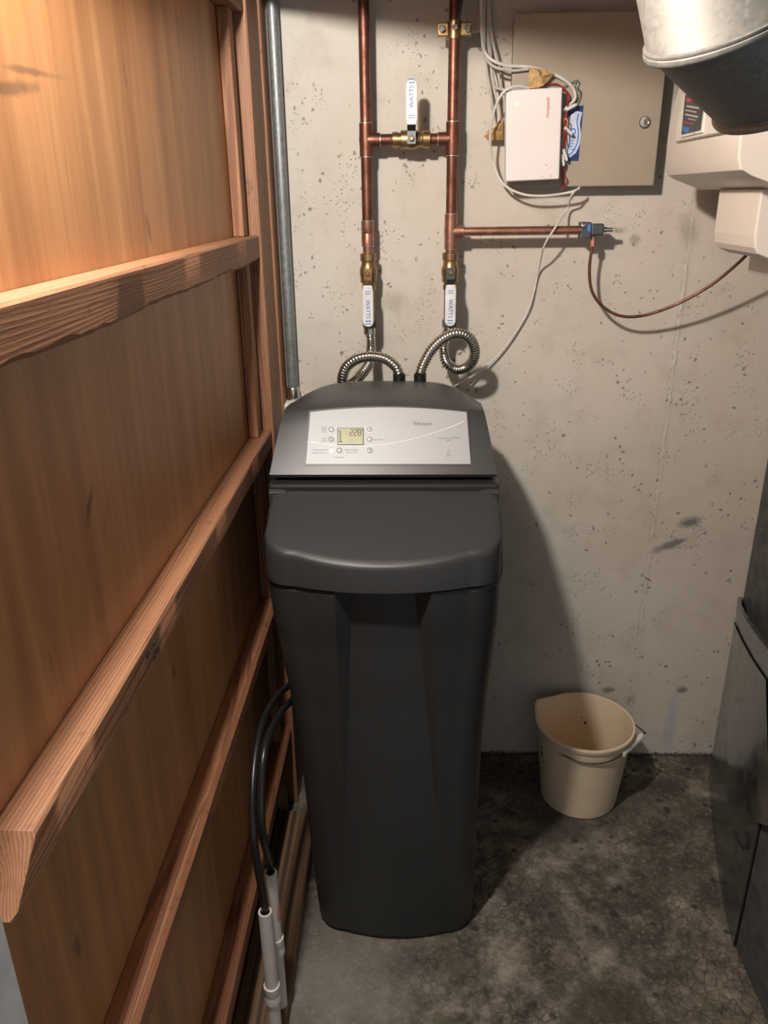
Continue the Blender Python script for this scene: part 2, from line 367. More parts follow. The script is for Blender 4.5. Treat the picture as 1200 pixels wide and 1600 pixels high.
for z0, z1 in ((1.429, 1.812), (1.027, 1.381), (.65, .985), (.245, .612), (.0, .205)):
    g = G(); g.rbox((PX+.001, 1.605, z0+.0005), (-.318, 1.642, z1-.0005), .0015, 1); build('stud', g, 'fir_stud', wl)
g = G(); g.rbox((PX-.01, 1.670, 0.0), (-.297, 1.735, 2.13), .002, 1); build('post', g, 'fir_post', wl)
g = G(); g.rbox((PX-.01, 1.7355, 0.0), (-.2985, 1.800, 2.13), .002, 1); build('post', g, 'fir_post', wl)
g = G(); g.rbox((PX-.01, 1.8005, 0.0), (-.2935, 1.868, 2.13), .002, 1); build('back_post', g, 'fir_post', wl)
g = G(); g.rbox((-.338, .30, .0005), (-.236, 1.60, .038), .003, 1); build('bottom_plate', g, 'plate_timber', wl)
# lumber stamp on the middle rail
q = onX(249, 972, FX+.0006)
text('lumber_stamp', 'S-DRY FIR', .011, (FX+.0006, q.y-.01, 1.008), (0, -1, 0), (0, 0, 1), 'print_black', wl, thick=.0002)
text('lumber_stamp', 'STUD', .011, (FX+.0006, q.y-.01, .994), (0, -1, 0), (0, 0, 1), 'print_black', wl, thick=.0002)
# white painted casing beside the partition end
g = G(); g.rbox((-.338, .375, 0), (-.300, .425, 1.20), .003, 1); build('door_casing', g, 'paint_white', label='white painted casing board against the plywood partition', cat='trim board')

# conduit and outlet box
cd = thing('conduit', (-.276, 1.846, 1.05), 'grey steel conduit pipe running up the concrete wall', 'conduit')
g = G(); g.tube([(-.276, 1.846, 1.05), (-.276, 1.846, 2.12)], .0125, 20); build('conduit_pipe', g, 'conduit_steel', cd, smooth=True)
g = G(); g.lathe((-.276, 1.846, 1.05), (0, 0, 1), [(0, .015), (.03, .015), (.032, .0135)], 20); build('connector', g, 'chrome', cd, smooth=True)
g = G(); g.rbox((-.293, 1.80, .95), (-.235, WALL-.0005, 1.052), .004); build('outlet_box', g, 'paint_white', label='small white outlet box at the foot of the conduit', cat='outlet box')

# ------------------------------------------------------------------ copper plumbing
PYY = 1.812; RP = .0113
cp = thing('copper_plumbing', (0, PYY, 1.3), 'copper supply pipes with bypass and brass shut-off valves on concrete wall', 'plumbing')
XL, XR = -.0905, .0885
def vpipe(x, z0, z1, mat, r=RP): 
    g = G(); g.tube([(x, PYY, z0), (x, PYY, z1)], r, 20); build('pipe', g, mat, cp, smooth=True)
def hpipe(x0, x1, z, mat, r=RP):
    g = G(); g.tube([(x0, PYY, z), (x1, PYY, z)], r, 20); build('pipe', g, mat, cp, smooth=True)
def solder(x, z, ax=2, r=.0133):
    a = [0, 0, 0]; a[ax] = 1; b = Vector((x, PYY, z)); b[ax] -= .0015
    g = G(); g.lathe(b, a, [(0, RP), (.0007, r), (.0022, r), (.003, RP)], 18); build('solder_ring', g, 'solder', cp, smooth=True)
def tee(x, z, side, mat='copper', h=.032, l=.03):
    g = G(); g.lathe((x, PYY, z-h), (0, 0, 1), [(0, .0118), (.001, .0136), (.02, .0136), (h, .0145), (2*h-.02, .0136), (2*h-.001, .0136), (2*h, .0118)], 20)
    g.lathe((x, PYY, z), (side, 0, 0), [(.004, .0138), (.016, .0136), (l-.001, .0136), (l, .0118)], 20)
    build('tee_fitting', g, mat, cp, smooth=True); solder(x, z-h); solder(x, z+h); solder(x+side*l, z, 0)
zb = 1.607                                           # bypass height
zT = onY(700, 362, PYY).z                            # branch height
zc = onY(574, 365, PYY).z
vpipe(XL, zb+.03, 2.12, 'copper'); vpipe(XR, zb+.03, 2.12, 'copper')
tee(XL, zb, 1); tee(XR, zb, -1)
vpipe(XL, zc+.02, zb-.03, 'copper'); vpipe(XR, zT+.03, zb-.03, 'copper')
g = G(); g.lathe((XL, PYY, zc-.026), (0, 0, 1), [(0, .0118), (.001, .0137), (.024, .0137), (.026, .0130), (.028, .0137), (.051, .0137), (.052, .0118)], 20); build('coupling', g, 'copper_new', cp, smooth=True); solder(XL, zc-.026); solder(XL, zc+.026)
tee(XR, zT, 1, 'copper_new', .036, .026)
xs = onY(908, 362, PYY).x
hpipe(XR+.02, xs+.01, zT, 'copper_new', .0092)
hpipe(XL+.025, -.03, zb, 'copper'); hpipe(.02, XR-.025, zb, 'copper')
zv = onY(577, 425, PYY).z
vpipe(XL, zv+.01, zc-.02, 'copper_new'); vpipe(XR, zv+.01, zT-.03, 'copper_new')
def arc_handle(org, dirv, wv, ln, wd, nv=Vector((0, -1, 0)), th=.003):
    """flat lever with a rounded far end"""
    o, d, w_ = Vector(org), Vector(dirv), Vector(wv)
    pts = [o+w_*wd*.42, o+w_*wd*.5+d*.012, o+w_*wd*.5+d*(ln-wd*.5)]
    for k in range(1, 8): a = math.pi*k/8; pts.append(o+d*(ln-wd*.5)+w_*math.cos(a)*wd*.5+d*math.sin(a)*wd*.5)
    pts += [o-w_*wd*.5+d*(ln-wd*.5), o-w_*wd*.5+d*.012, o-w_*wd*.42]
    g = G(); g.prism(pts, nv*th); return g
def ball_valve(x, z, axis, hdir, word, steel, ln=.092):
    """body along axis, lever pointing along hdir on the room side"""
    A = Vector(axis); b = Vector((x, PYY, z))
    g = G(); g.lathe(b-A*.040, A, [(0, .0125), (.001, .0150), (.012, .0150), (.0125, .0135), (.017, .0135), (.018, .0178), (.030, .0178), (.034, .0190), (.046, .0190), (.052, .0165), (.058, .0150), (.062, .0150), (.064, .0172), (.078, .0172), (.080, .0130)], 8 if False else 24)
    body = build('valve_body', g, 'brass', cp, smooth=30)
    g = G(); g.lathe((x, PYY-.012, z), (0, -1, 0), [(0, .008), (.012, .008), (.013, .0062), (.018, .0062)], 16); build('stem', g, 'brass', body, smooth=True)
    fy = PYY-.030; W = A.cross(Vector((0, 1, 0))).normalized() if abs(Vector(hdir).dot(A)) > .5 else A
    h = Vector(hdir); Wd = h.cross(Vector((0, 1, 0))).normalized()
    g = G(); g.prism([Vector((x, fy, z))+Wd*a*.0085+h*c_ for a, c_ in ((-1, -.010), (1, -.010), (1, .016), (-1, .016))], (0, -.0028, 0)); build('lever_plate', g, 'steel_dark' if steel == 'dark' else 'brass', body)
    g = G(); g.lathe((x, fy-.0028, z), (0, -1, 0), [(0, .0055), (.004, .0055), (.005, .004)], 6); build('stem_nut', g, 'brass', body)
    g = G(); g.prism([Vector((x, fy, z))+h*.014-Wd*.0085, Vector((x, fy, z))+h*.014+Wd*.0085, Vector((x, fy-.012, z))+h*.026+Wd*.0085, Vector((x, fy-.012, z))+h*.026-Wd*.0085], (0, -.003, 0)); build('lever_bend', g, 'black_plastic' if steel == 'dark' else 'brass', body)
    hb = Vector((x, fy-.012, z))+h*.024
    g = arc_handle(hb, h, Wd, ln-.004, .0235, th=.006); build('lever_sleeve', g, 'white_handle', body, bevel=.002)
    # printed wording along the sleeve: blue maker's mark between small bracket marks
    fo = Vector((0, -.0063, 0))
    u = Vector((0, 0, -1)) if h.z < 0 else Vector((0, 0, 1)); v = Vector((0, -1, 0)).cross(u)
    v = -v if u.cross(v).y > 0 else v
    st = hb+h*.030 if u.dot(h) > 0 else hb+h*(.030+.036)
    text('lever_print', word, .0125, st+fo-v*.004, u, v, 'print_blue', body, thick=.0001, squash=.95)
    for k, s_ in ((.012, .0022), (.0165, .0022), (.074, .004), (.080, .003)):
        c0 = hb+h*k+fo; g = G(); g.prism([c0-Wd*.006, c0+Wd*.006, c0+Wd*.006+h*s_*.5, c0-Wd*.006+h*s_*.5], (0, -.0002, 0)); build('lever_print', g, 'print_blue', body)
    return body
zl = onY(577, 427, PYY-.03).z
ball_valve(XL, zl, (0, 0, 1), (0, 0, -1), 'WATTS', 'brass')
ball_valve(XR, zl, (0, 0, 1), (0, 0, -1), 'WATTS', 'dark')
ball_valve(onY(643, 216, PYY-.03).x, zb, (1, 0, 0), (0, 0, 1), 'WATTS', 'dark', .085)
zn = onY(579, 506, PYY).z
for x in (XL, XR):
    vpipe(x, zn-.004, zl-.03, 'brass', .0125)
    g = G(); g.lathe((x, PYY, zn-.010), (0, 0, 1), [(0, .013), (.002, .0158), (.017, .0158), (.019, .0135)], 6); build('union_nut', g, 'steel_dark', cp)

# ground clamp on the right riser
gc = thing('ground_clamp', (XR, PYY, onY(711, 62, PYY).z), 'brass grounding clamp with screws on the copper riser', 'pipe clamp')
z0 = ORG[gc].z
g = G(); g.lathe((XR, PYY, z0), (0, 0, 1), [(0, .0118), (.0005, .0155), (.031, .0155), (.032, .0118)], 20); build('clamp_band', g, 'brass', gc, smooth=True)
for s_ in (-1, 1):
    g = G(); g.rbox((XR+s_*.023-.011, PYY-.012, z0+.004), (XR+s_*.023+.011, PYY-.004, z0+.028), .002); build('clamp_jaw', g, 'brass', gc)
    g = G(); g.lathe((XR+s_*.025, PYY-.022, z0+.016), (0, 1, 0), [(0, .0045), (.002, .006), (.006, .006), (.007, .003), (.035, .003)], 10); build('screw', g, 'chrome', gc, smooth=True)
g = G(); g.lathe((XR, PYY-.030, z0+.018), (0, 1, 0), [(0, .004), (.002, .0055), (.014, .0055)], 6); build('screw', g, 'chrome', gc)
g = G(); g.tube([Vector((XR+.004, PYY-.024, z0+.02)), Vector((XR+.010, PYY-.020, z0+.05)), Vector((XR+.022, PYY-.01, z0+.12)), Vector((XR+.03, PYY+.02, z0+.32))], .0028, 8, True, 6)
build('ground_wire', g, 'steel_dark', label='dark ground wire rising from the pipe clamp', cat='wire', smooth=True)

# flexible corrugated hoses
def hose(pts, label, end_up):
    t = thing('flexible_hose', pts[-1], label, 'hose')
    path = resample(spline([Vector(p) for p in pts], 24), .0016)
    rs = [(.0096, .0108, .0120, .0108)[i % 4] for i in range(len(path))]
    g = G(); g.tube(path, rs, 14); build('corrugated_tube', g, 'steel_hose', t, smooth=80)
    e = Vector(pts[-1])
    g = G(); g.lathe(e-Vector((0, 0, .03)), (0, 0, 1), [(0, .0125), (.002, .0132), (.030, .0132), (.032, .011)], 18); build('cuff', g, 'rubber_black', t, smooth=True)
    s_ = Vector(pts[0])
    g = G(); g.lathe(s_+Vector((0, 0, .006)), (0, 0, -1), [(0, .0125), (.002, .0135), (.018, .0135), (.02, .0115)], 18); build('collar', g, 'chrome', t, smooth=True)
q = lambda x, y, Y: onY(500+x/4, 300+y/4, Y)
hose([(XL, PYY, zn-.010), q(318, 930, 1.812), q(318, 1000, 1.80), q(305, 1075, 1.775), q(255, 1145, 1.745), q(205, 1196, 1.725), q(158, 1212, 1.705), q(140, 1170, 1.69), q(165, 1095, 1.68), q(230, 1045, 1.672), q(315, 1028, 1.668), q(405, 1043, 1.665), q(470, 1090, 1.662), (-.022, 1.66, 1.15)], 'steel flexible hose looped over towards the left copper pipe', 0)
hose([(XR, PYY, zn-.010), q(778, 920, 1.812), q(774, 1000, 1.808), q(790, 1065, 1.795), q(850, 1110, 1.778), q(920, 1095, 1.76), q(962, 1040, 1.74), q(965, 975, 1.725), q(930, 910, 1.71), q(855, 885, 1.70), q(770, 918, 1.69), q(695, 990, 1.675), q(645, 1080, 1.665), (.022, 1.66, 1.15)], 'steel flexible hose coiled in a full loop under the right copper pipe', 0)

# saddle valve and copper tubing
sv = thing('saddle_valve', (xs, PYY, zT-.015), 'dark steel tap valve capping the end of the horizontal copper pipe', 'valve')
g = G(); g.rbox((xs-.004, PYY-.0165, zT-.0165), (xs+.018, PYY+.0165, zT+.0165), .002); build('clamp_body', g, 'steel_dark', sv)
g = G(); g.rbox((xs+.0185, PYY-.012, zT-.011), (xs+.046, PYY+.012, zT+.013), .003); build('valve_body', g, 'steel_dark', sv)
g = G(); g.lathe((xs+.046, PYY, zT), (1, 0, 0), [(0, .006), (.008, .006), (.0085, .0045), (.02, .0045), (.021, .003)], 12); build('spindle', g, 'chrome', sv, smooth=True)
g = G(); g.lathe((xs+.0, PYY-.016, zT+.009), (0, -1, 0), [(0, .0045), (.004, .0045), (.005, .003)], 10); build('screw', g, 'chrome', sv, smooth=True)
g = G(); g.rbox((xs+.010, PYY-.0172, zT-.002), (xs+.0165, PYY-.0166, zT+.012), .0002, 1); build('paint_mark', g, 'sticker_mid', sv)
xn = onY(926, 378, PYY).x
g = G(); g.lathe((xn, PYY, zT-.009), (0, 0, -1), [(0, .0045), (.010, .0045), (.0105, .0068), (.024, .0068), (.026, .004)], 6); build('compression_nut', g, 'copper_new', sv)
tp = [Vector((xn, PYY, zT-.030))]+[onY(a, b, Y) for a, b, Y in ((921, 420, 1.812), (925, 455, 1.811), (943, 480, 1.808), (972, 494, 1.803), (1010, 492, 1.796), (1060, 474, 1.78), (1110, 446, 1.76), (1150, 414, 1.735), (1174, 390, 1.71), (1195, 365, 1.69))]
g = G(); g.tube(tp, .0033, 10, True, 10); build('copper_tubing', g, 'copper', smooth=True, label='thin copper tubing sagging from the tap valve to the humidifier', cat='tubing')

# ------------------------------------------------------------------ control cabinet on the wall
CF = WALL-.052
a = onY(799, 20, CF); b = onY(1024, 290, CF); x0, x1, z1, z0 = onY(799, 150, CF).x, onY(1032, 190, CF).x, a.z, b.z
pc = thing('metal_cabinet', ((x0+x1)/2, WALL, z0), 'beige metal control cabinet with round lock on concrete wall', 'cabinet')
g = G(); g.rbox((x0+.003, CF+.006, z0+.003), (x1-.003, WALL-.0003, z1-.003), .002, 1); build('cabinet_body', g, 'cabinet_beige', pc)
g = G(); g.rbox((x0, CF, z0), (x1, CF+.0055, z1), .002, 2); build('cabinet_door', g, 'cabinet_beige', pc)
lk = onY(1007, 191, CF)
g = G(); g.lathe((lk.x, CF, lk.z), (0, -1, 0), [(0, .0115), (.003, .0115), (.0045, .0100), (.0046, .0072), (.0035, .0070)], 24); lock = build('lock', g, 'chrome', pc, smooth=True)
g = G(); g.rbox((lk.x-.0012, CF-.0042, lk.z-.004), (lk.x+.0012, CF-.0034, lk.z+.004), .0002, 1); build('keyhole', g, 'print_black', lock)

# white alarm box hung over its left edge
BF = CF-.040
c4 = [onY(*p_, BF) for p_ in ((791, 141), (879, 136), (874, 280), (790.5, 284))]
wb = thing('alarm_box', ((c4[2]+c4[3])/2).to_tuple(), 'white plastic alarm module with red lettering, mounted on the beige cabinet', 'control box')
g = G(); g.prism(c4, (0, .032, 0)); build('case', g, 'box_white', wb, bevel=.003)
g = G(); cc = sum(c4, Vector())/4; g.prism([cc+(p_-cc)*.90+Vector((0, .032, 0)) for p_ in c4], (0, .0078, 0)); build('back_plate', g, 'print_grey', wb)
up = (c4[0]-c4[3]).normalized(); rt = (c4[1]-c4[0]).normalized()
tl = onY(858, 184, BF-.0004)
text('lettering', 'Honeywell', .0092, tl, up, -rt, 'print_red', wb, thick=.0002, squash=.92)
le = onY(808, 163, BF)
g = G(); g.lathe(le+Vector((0, .0005, 0)), (0, -1, 0), [(0, .003), (.0012, .003), (.0018, .002)], 12); build('status_light', g, 'led_green', wb, smooth=True)
for px_, py_ in ((847, 276), (861, 275), (854, 258)):
    k = onY(px_, py_, BF); g = G(); g.rbox((k.x-.0012, BF-.0003, k.z-.0008), (k.x+.0012, BF+.0002, k.z+.0008), .0001, 1); build('vent_slot', g, 'print_grey', wb)

# blue sticker
SF = CF-.0003
sk = thing('sticker', onY(900, 252, CF).to_tuple(), 'blue and white printed sticker on the beige cabinet door', 'sticker')
qq = lambda x, y, o=0: onY(740+x/3.75, 60+y/3.75, SF-o)
g = G(); g.prism([qq(540, 395), qq(645, 393), qq(615, 718), qq(535, 720)], (0, .0002, 0)); build('sheet', g, 'sticker_blue', sk)
g = G(); g.prism([qq(*p_, .0001) for p_ in ((545, 470), (600, 425), (637, 432), (628, 470), (622, 500), (630, 560), (622, 620), (600, 670), (565, 698), (540, 690))], (0, .0002, 0)); build('printed_shape', g, 'sticker_light', sk)
def ribbon(path, wd, nv, mat, name, parent, th=.0001):
    pts = spline([Vector(p_) for p_ in path], 8); g = G(); L = []; R = []
    for i, p_ in enumerate(pts):
        t = (pts[min(i+1, len(pts)-1)]-pts[max(i-1, 0)]).normalized(); s_ = t.cross(Vector(nv)).normalized()*wd*.5; L.append(p_+s_); R.append(p_-s_)
    n_ = len(L); g.add(L+R, [(i, i+1, n_+i+1, n_+i) for i in range(n_-1)]); return build(name, g, mat, parent)
ribbon([qq(*p_, .0004) for p_ in ((615, 440), (606, 490), (614, 550), (606, 615), (580, 665), (555, 685))], .0026, (0, -1, 0), 'sticker_mid', 'printed_line', sk)
text('lettering', 'ADT', .011, qq(590, 560, .0006), (0, 0, -1), (1, 0, 0), 'sticker_mid', sk) if False else None
for k in range(6):
    p_ = qq(560+8*(k % 2), 560+k*18, .0005); g = G(); g.prism([p_, p_+Vector((.006+.002*(k % 3), 0, .0004)), p_+Vector((.006+.002*(k % 3), 0, -.0012)), p_+Vector((0, 0, -.0014))], (0, .0001, 0)); build('printed_line', g, 'print_blue', sk)
g = G(); c0 = qq(583, 545, .0005); g.lathe(c0, (0, -1, 0), [(0, .006), (.0001, .006), (.0001, .0035), (0, .0035)], 20, False); build('printed_emblem', g, 'sticker_mid', sk)

# cables; positions against wall, cabinet face and module
def cable(name, pts, r, mat, label, cat='cable', group=None):
    g = G(); g.tube([onY(*p_) for p_ in pts], r, 8, True, 8); return build(name, g, mat, smooth=True, label=label, cat=cat, group=group)
W1 = WALL-.012; C1 = CF-.008
GR = 'grey cables bundled beside the cabinet'
for i, (dx, bow) in enumerate(((0, 0), (6, 3), (11, -2), (15, 5))):
    cable('bundle_cable', [(750+dx*.9, -40, W1-.004*i), (754+dx*.8, 40, W1-.004*i), (758+dx*.8+bow, 90, W1-.005*i-.01), (763+dx*1.2, 130, W1-.02), (768+dx*1.1+bow, 165, W1-.02), (776+dx*.5, 205-4*i, W1-.012-.004*i)], .0026, 'cable_grey', 'grey cable of the bundle dropping down the wall left of the cabinet', group=GR)
cable('signal_cable', [(752, -30, W1-.02), (753, 55, W1-.02), (762, 88, W1-.05), (790, 102, CF-.012), (830, 105, C1), (870, 118, C1-.004), (893, 135, C1), (899, 152, C1), (890, 164, C1-.003), (880, 172, C1-.012)], .0031, 'cable_white', 'pale cable arching over the top of the white alarm module')
cable('signal_cable', [(757, -30, W1-.015), (757, 70, W1-.02), (766, 100, W1-.05), (795, 110, CF-.010), (826, 108, C1)], .0028, 'cable_grey', 'grey cable bending sideways into the tan tape patch')
cable('signal_cable', [(765, 60, W1-.01), (770, 128, W1-.03), (782, 139, CF-.008), (796, 140, C1-.006)], .0028, 'cable_grey', 'grey cable running behind the top corner of the alarm module')
cable('signal_cable', [(826, 137, CF-.035), (805, 135, CF-.045), (785, 146, CF-.045), (770, 180, CF-.03), (766, 220, CF-.01), (771, 255, W1-.03), (786, 287, W1-.04), (815, 303, CF-.006), (850, 306, CF-.006), (888, 301, CF-.008), (905, 295, CF-.008)], .0026, 'cable_white', 'white cable looping round the left side and under the alarm module')
cable('thin_cable', [(906, 292, CF-.006), (893, 305, CF-.012), (886, 328, W1-.01), (868, 355, PYY-.016), (850, 385, PYY-.01), (841, 425, W1), (828, 478, W1), (805, 520, W1), (780, 553, W1-.002), (750, 580, W1-.01), (705, 606, W1-.05)], .0021, 'cable_white', 'thin white cable hanging from the cabinet down behind the water softener')
cable('red_wire', [(868, 137, C1), (884, 142, C1-.006), (887, 165, C1-.010), (884, 190, C1-.012), (885, 215, C1-.014), (881, 235, C1-.01), (879, 270, C1), (881, 292, CF-.004), (877, 296, CF-.003)], .0014, 'wire_red', 'red wire running down the right side of the alarm module', 'wire')
cable('red_wire', [(850, 133, C1), (872, 132, C1), (889, 150, C1-.004), (884, 180, C1-.008), (881, 205, C1-.012), (883, 225, C1-.010)], .0013, 'wire_red', 'red wire curling over the top right corner of the alarm module', 'wire')
cable('orange_wire', [(879, 205, C1-.004), (882, 186, C1-.014), (887, 190, C1-.016), (884, 202, C1-.012), (880, 210, C1-.008)], .0012, 'wire_orange', 'short orange wire loop beside the alarm module', 'wire')
cable('green_wire', [(880, 136, C1), (895, 128, C1), (903, 126, C1-.004), (899, 136, C1-.006), (905, 140, C1-.004), (906, 150, C1), (900, 165, C1)], .0011, 'wire_green', 'dark green wire curled above the blue sticker', 'wire')
cable('brown_wire', [(883, 258, C1-.006), (881, 272, C1), (886, 282, C1), (880, 294, CF-.003)], .0012, 'wire_red', 'dark wire ends below the white crimp connectors', 'wire')
for (xa, ya, xb, yb, lab) in ((884, 172, 901, 163, 'white crimp connector at the upper edge of the blue sticker'), (882, 199, 894, 210, 'white crimp connector lying across the middle of the blue sticker'), (880, 233, 886, 251, 'white crimp connector at the lower corner of the blue sticker'), (878, 241, 881, 259, 'white crimp connector tight against the alarm module')):
    p_, q_ = onY(xa, ya, C1-.012), onY(xb, yb, C1-.010); d = q_-p_; l = d.length
    g = G(); g.lathe(p_, d, [(0, .0022), (.001, .0034), (l*.75, .0034), (l, .0024)], 12); build('crimp_connector', g, 'connector_white', smooth=True, label=lab, cat='connector')
# tan tape patches, crumpled
def crumple(name, pts, Y, th, label):
    r = random.Random(name+label); P3 = [onY(a, b, Y-r.uniform(0, .010)) for a, b in pts]; c = sum(P3, Vector())/len(P3)+Vector((0, -.008, 0))
    g = G(); n_ = len(P3); mid = [p_.lerp(c, .5)+Vector((0, r.uniform(-.005, .003), 0)) for p_ in P3]
    top = P3+mid+[c]; bot = [p_+Vector((0, th, 0)) for p_ in top]; N_ = len(top); f = []
    for i in range(n_):
        j = (i+1) % n_
        f += [(i, j, n_+j, n_+i), (n_+i, n_+j, 2*n_), (N_+i, N_+n_+i, N_+n_+j, N_+j), (N_+n_+i, N_+2*n_, N_+n_+j), (i, N_+i, N_+j, j)]
    g.add(top+bot, f); return build(name, g, 'tape_tan', label=label, cat='tape')
crumple('tape_patch', [(828, 105), (840, 107), (852, 108), (866, 115), (858, 125), (850, 133), (842, 137), (825, 138), (826, 120)], CF-.012, .003, 'tan tape patch holding cables above the alarm module')
crumple('tape_patch', [(756, 212), (764, 202), (772, 200), (780, 188), (787, 190), (786, 205), (787, 218), (775, 219), (762, 219)], W1-.02, .003, 'tan tape wad on the wall at the left edge of the alarm module')

# ------------------------------------------------------------------ water softener
SX = lambda z: -.031-.0175*z
ws = thing('water_softener', (SX(0), 1.48, 0), 'charcoal plastic water softener with silver control panel and sloping lid', 'water softener')
def interp(t, x):
    for (a, b), (c, d) in zip(t, t[1:]):
        if x <= c:
            u = max(0, (x-a)/(c-a)); return b+(d-b)*u
    return t[-1][1]
WT = [(0, .166), (.012, .171), (.14, .1765), (.37, .1805), (.53, .186), (.68, .199), (.78, .2075), (.83, .2085), (.868, .2085), (.872, .2135), (.93, .2165), (.985, .2145)]
FT = [(0, 1.262), (.012, 1.252), (.1, 1.247), (.4, 1.242), (.6, 1.235), (.74, 1.220), (.82, 1.205), (.868, 1.1985)]
BK = 1.735
def outline(z, w_, f, bulge, rc, groove=True):
    """plan outline, counter-clockwise from the front left corner"""
    cx = SX(z); k = max(0, min(1, (z-.28)/.58)) if groove else 0
    xo = .097-(.014)*k; xi = xo-.001-.027*k; dep = .030*k
    xs = [-(w_-rc)+(w_-rc-xo)*i/8 for i in range(9)]+[-xi]+[-xi+2*xi*i/14 for i in range(1, 14)]+[xi]+[xo+(w_-rc-xo)*i/8 for i in range(9)]
    pts = []
    fy = lambda x: f+bulge*(x/w_)**2
    for x in xs:
        y = fy(x)
        if abs(x) <= xi+1e-6: y += dep
        pts.append(Vector((cx+x, y, z)))
    ye = fy(w_-rc)
    for i in range(1, 9):
        a = math.pi/2*i/8; pts.append(Vector((cx+w_-rc+rc*math.sin(a), ye+rc*(1-math.cos(a)), z)))
    for i in range(1, 8): pts.append(Vector((cx+w_-.004*i/8, ye+rc+(BK-.03-ye-rc)*i/8, z)))
    for i in range(0, 7): a = math.pi/2*i/6; pts.append(Vector((cx+w_-.004-.03+.03*math.cos(a), BK-.03+.03*math.sin(a), z)))
    for i in range(0, 7): a = math.pi/2*i/6; pts.append(Vector((cx-w_+.004+.03-.03*math.sin(a), BK-.03+.03*math.cos(a), z)))
    for i in range(7, 0, -1): pts.append(Vector((cx-w_+.004*i/8, ye+rc+(BK-.03-ye-rc)*i/8, z)))
    for i in range(8, 0, -1): a = math.pi/2*i/8; pts.append(Vector((cx-w_+rc-rc*math.sin(a), ye+rc*(1-math.cos(a)), z)))
    return pts
zs_ = [0, .004, .012, .03, .06]+[.1+.02*i for i in range(38)]+[.852, .862, .867]
rings = [outline(z_, interp(WT, z_)-(.003 if z_ > .865 else 0), interp(FT, z_)+(.003 if z_ > .865 else 0), .040+.012*max(0, min(1, (z_-.6)/.25)), .060) for z_ in zs_]
g = G(); g.rings(rings); build('tank_body', g, 'softener_dark', ws, smooth=24)
# shoulders that carry the lid, set back from the front
rings = []
for z_, f in ((.855, 1.262), (.872, 1.268), (.89, 1.280), (.91, 1.298), (.93, 1.316), (.945, 1.334), (.958, 1.352)):
    rings.append(outline(z_, interp(WT, z_)+.0005, f-.02, .02, .03, False))
g = G(); g.rings(rings); build('shoulder', g, 'softener_dark', ws, smooth=40)
# salt lid
LW = .2085; LC = SX(.93)
def lid_pts(inset, nx=48):
    """half plan outline of the lid front: list of (x, y) from left hinge end round the front to the right"""
    w_ = LW-inset; rc = .055; pts = []
    fy = lambda x: 1.196+inset+.052*(abs(x)/LW)**2.2
    ye = fy(w_-rc)
    for i in range(8): pts.append((-w_+.004*(1-i/8)**2*0, 1.3705-(1.3705-(ye+rc))*i/8))
    for i in range(0, 10): a = math.pi/2*i/10; pts.append((-(w_-rc)-rc*math.cos(a), ye+rc-rc*math.sin(a)))
    for i in range(nx+1): x = -(w_-rc)+2*(w_-rc)*i/nx; pts.append((x, fy(x)))
    for i in range(1, 11): a = math.pi/2*(1-i/10); pts.append(((w_-rc)+rc*math.cos(a), ye+rc-rc*math.sin(a)))
    for i in range(1, 9): pts.append((w_, (ye+rc)+(1.3705-(ye+rc))*i/8))
    return pts
def ltop(y): return .926+(y-1.206)*.43-.10*(y-1.206)**2
def lskirt(y): return .8705 if y < 1.262 else .8705+(min(y, 1.362)-1.262)*1.0
rows = []
for inset, dz in ((.006, None), (0, 'a'), (.0, 'b'), (.0015, -.0045), (.0055, -.001), (.014, .0)):
    row = []
    for x, y in lid_pts(inset):
        yy = max(y, 1.2)
        if dz is None: z_ = lskirt(y)+.001
        elif dz == 'a': z_ = lskirt(y)+.003
        elif dz == 'b': z_ = max(lskirt(y)+.004, ltop(yy)-.010)
        else: z_ = ltop(yy)+dz
        row.append(Vector((LC+x, y+(.003 if dz not in (None, 'a') else 0), z_)))
    rows.append(row)
n_ = len(rows[0])
g = G(); g.rings(rows, False, False)
base = len(g.v); cen = [Vector((p_.x, 1.3705, ltop(1.3705))) for p_ in rows[-1]]
# top sheet: from the innermost row back to the hinge line
steps = 6; grid = [rows[-1]]
for s_ in range(1, steps+1):
    grid.append([Vector((p_.x+(0)*s_, p_.y+(1.3705-p_.y)*s_/steps, ltop(p_.y+(1.3705-p_.y)*s_/steps))) for p_ in rows[-1]])
g.rings(grid, False, False)
lid = build('salt_lid', g, 'softener_dark', ws, smooth=30)
bpy.context.view_layer.update()
# small embossed mark near the lid's front edge
for k in range(5):
    p_ = Vector((LC-.014+.007*k, 1.228, ltop(1.228)+.0003)); g = G(); g.rbox((p_.x-.0022, p_.y-.001, p_.z-.001), (p_.x+.0022, p_.y+.001, p_.z+.0004), .0002, 1); build('embossed_mark', g, 'softener_housing', lid)
# hinge cover between lid and housing
cx = SX(1.0); g = G()
g.prism([(cx-.2120, 1.364, ltop(1.3705)-.0005), (cx-.176, 1.364, ltop(1.3705)-.0005), (cx-.174, 1.372, ltop(1.37)), (cx+.174, 1.372, ltop(1.37)), (cx+.176, 1.364, ltop(1.3705)-.0005), (cx+.2120, 1.364, ltop(1.3705)-.0005), (cx+.211, 1.392, 1.008), (cx-.211, 1.392, 1.008)], (0, .006, -.06)); build('hinge_cover', g, 'softener_dark', ws, bevel=.0015)
g = G(); g.rbox((cx-.214, 1.372, .96), (cx+.214, 1.732, 1.0075), .006); build('rim', g, 'black_plastic', ws)
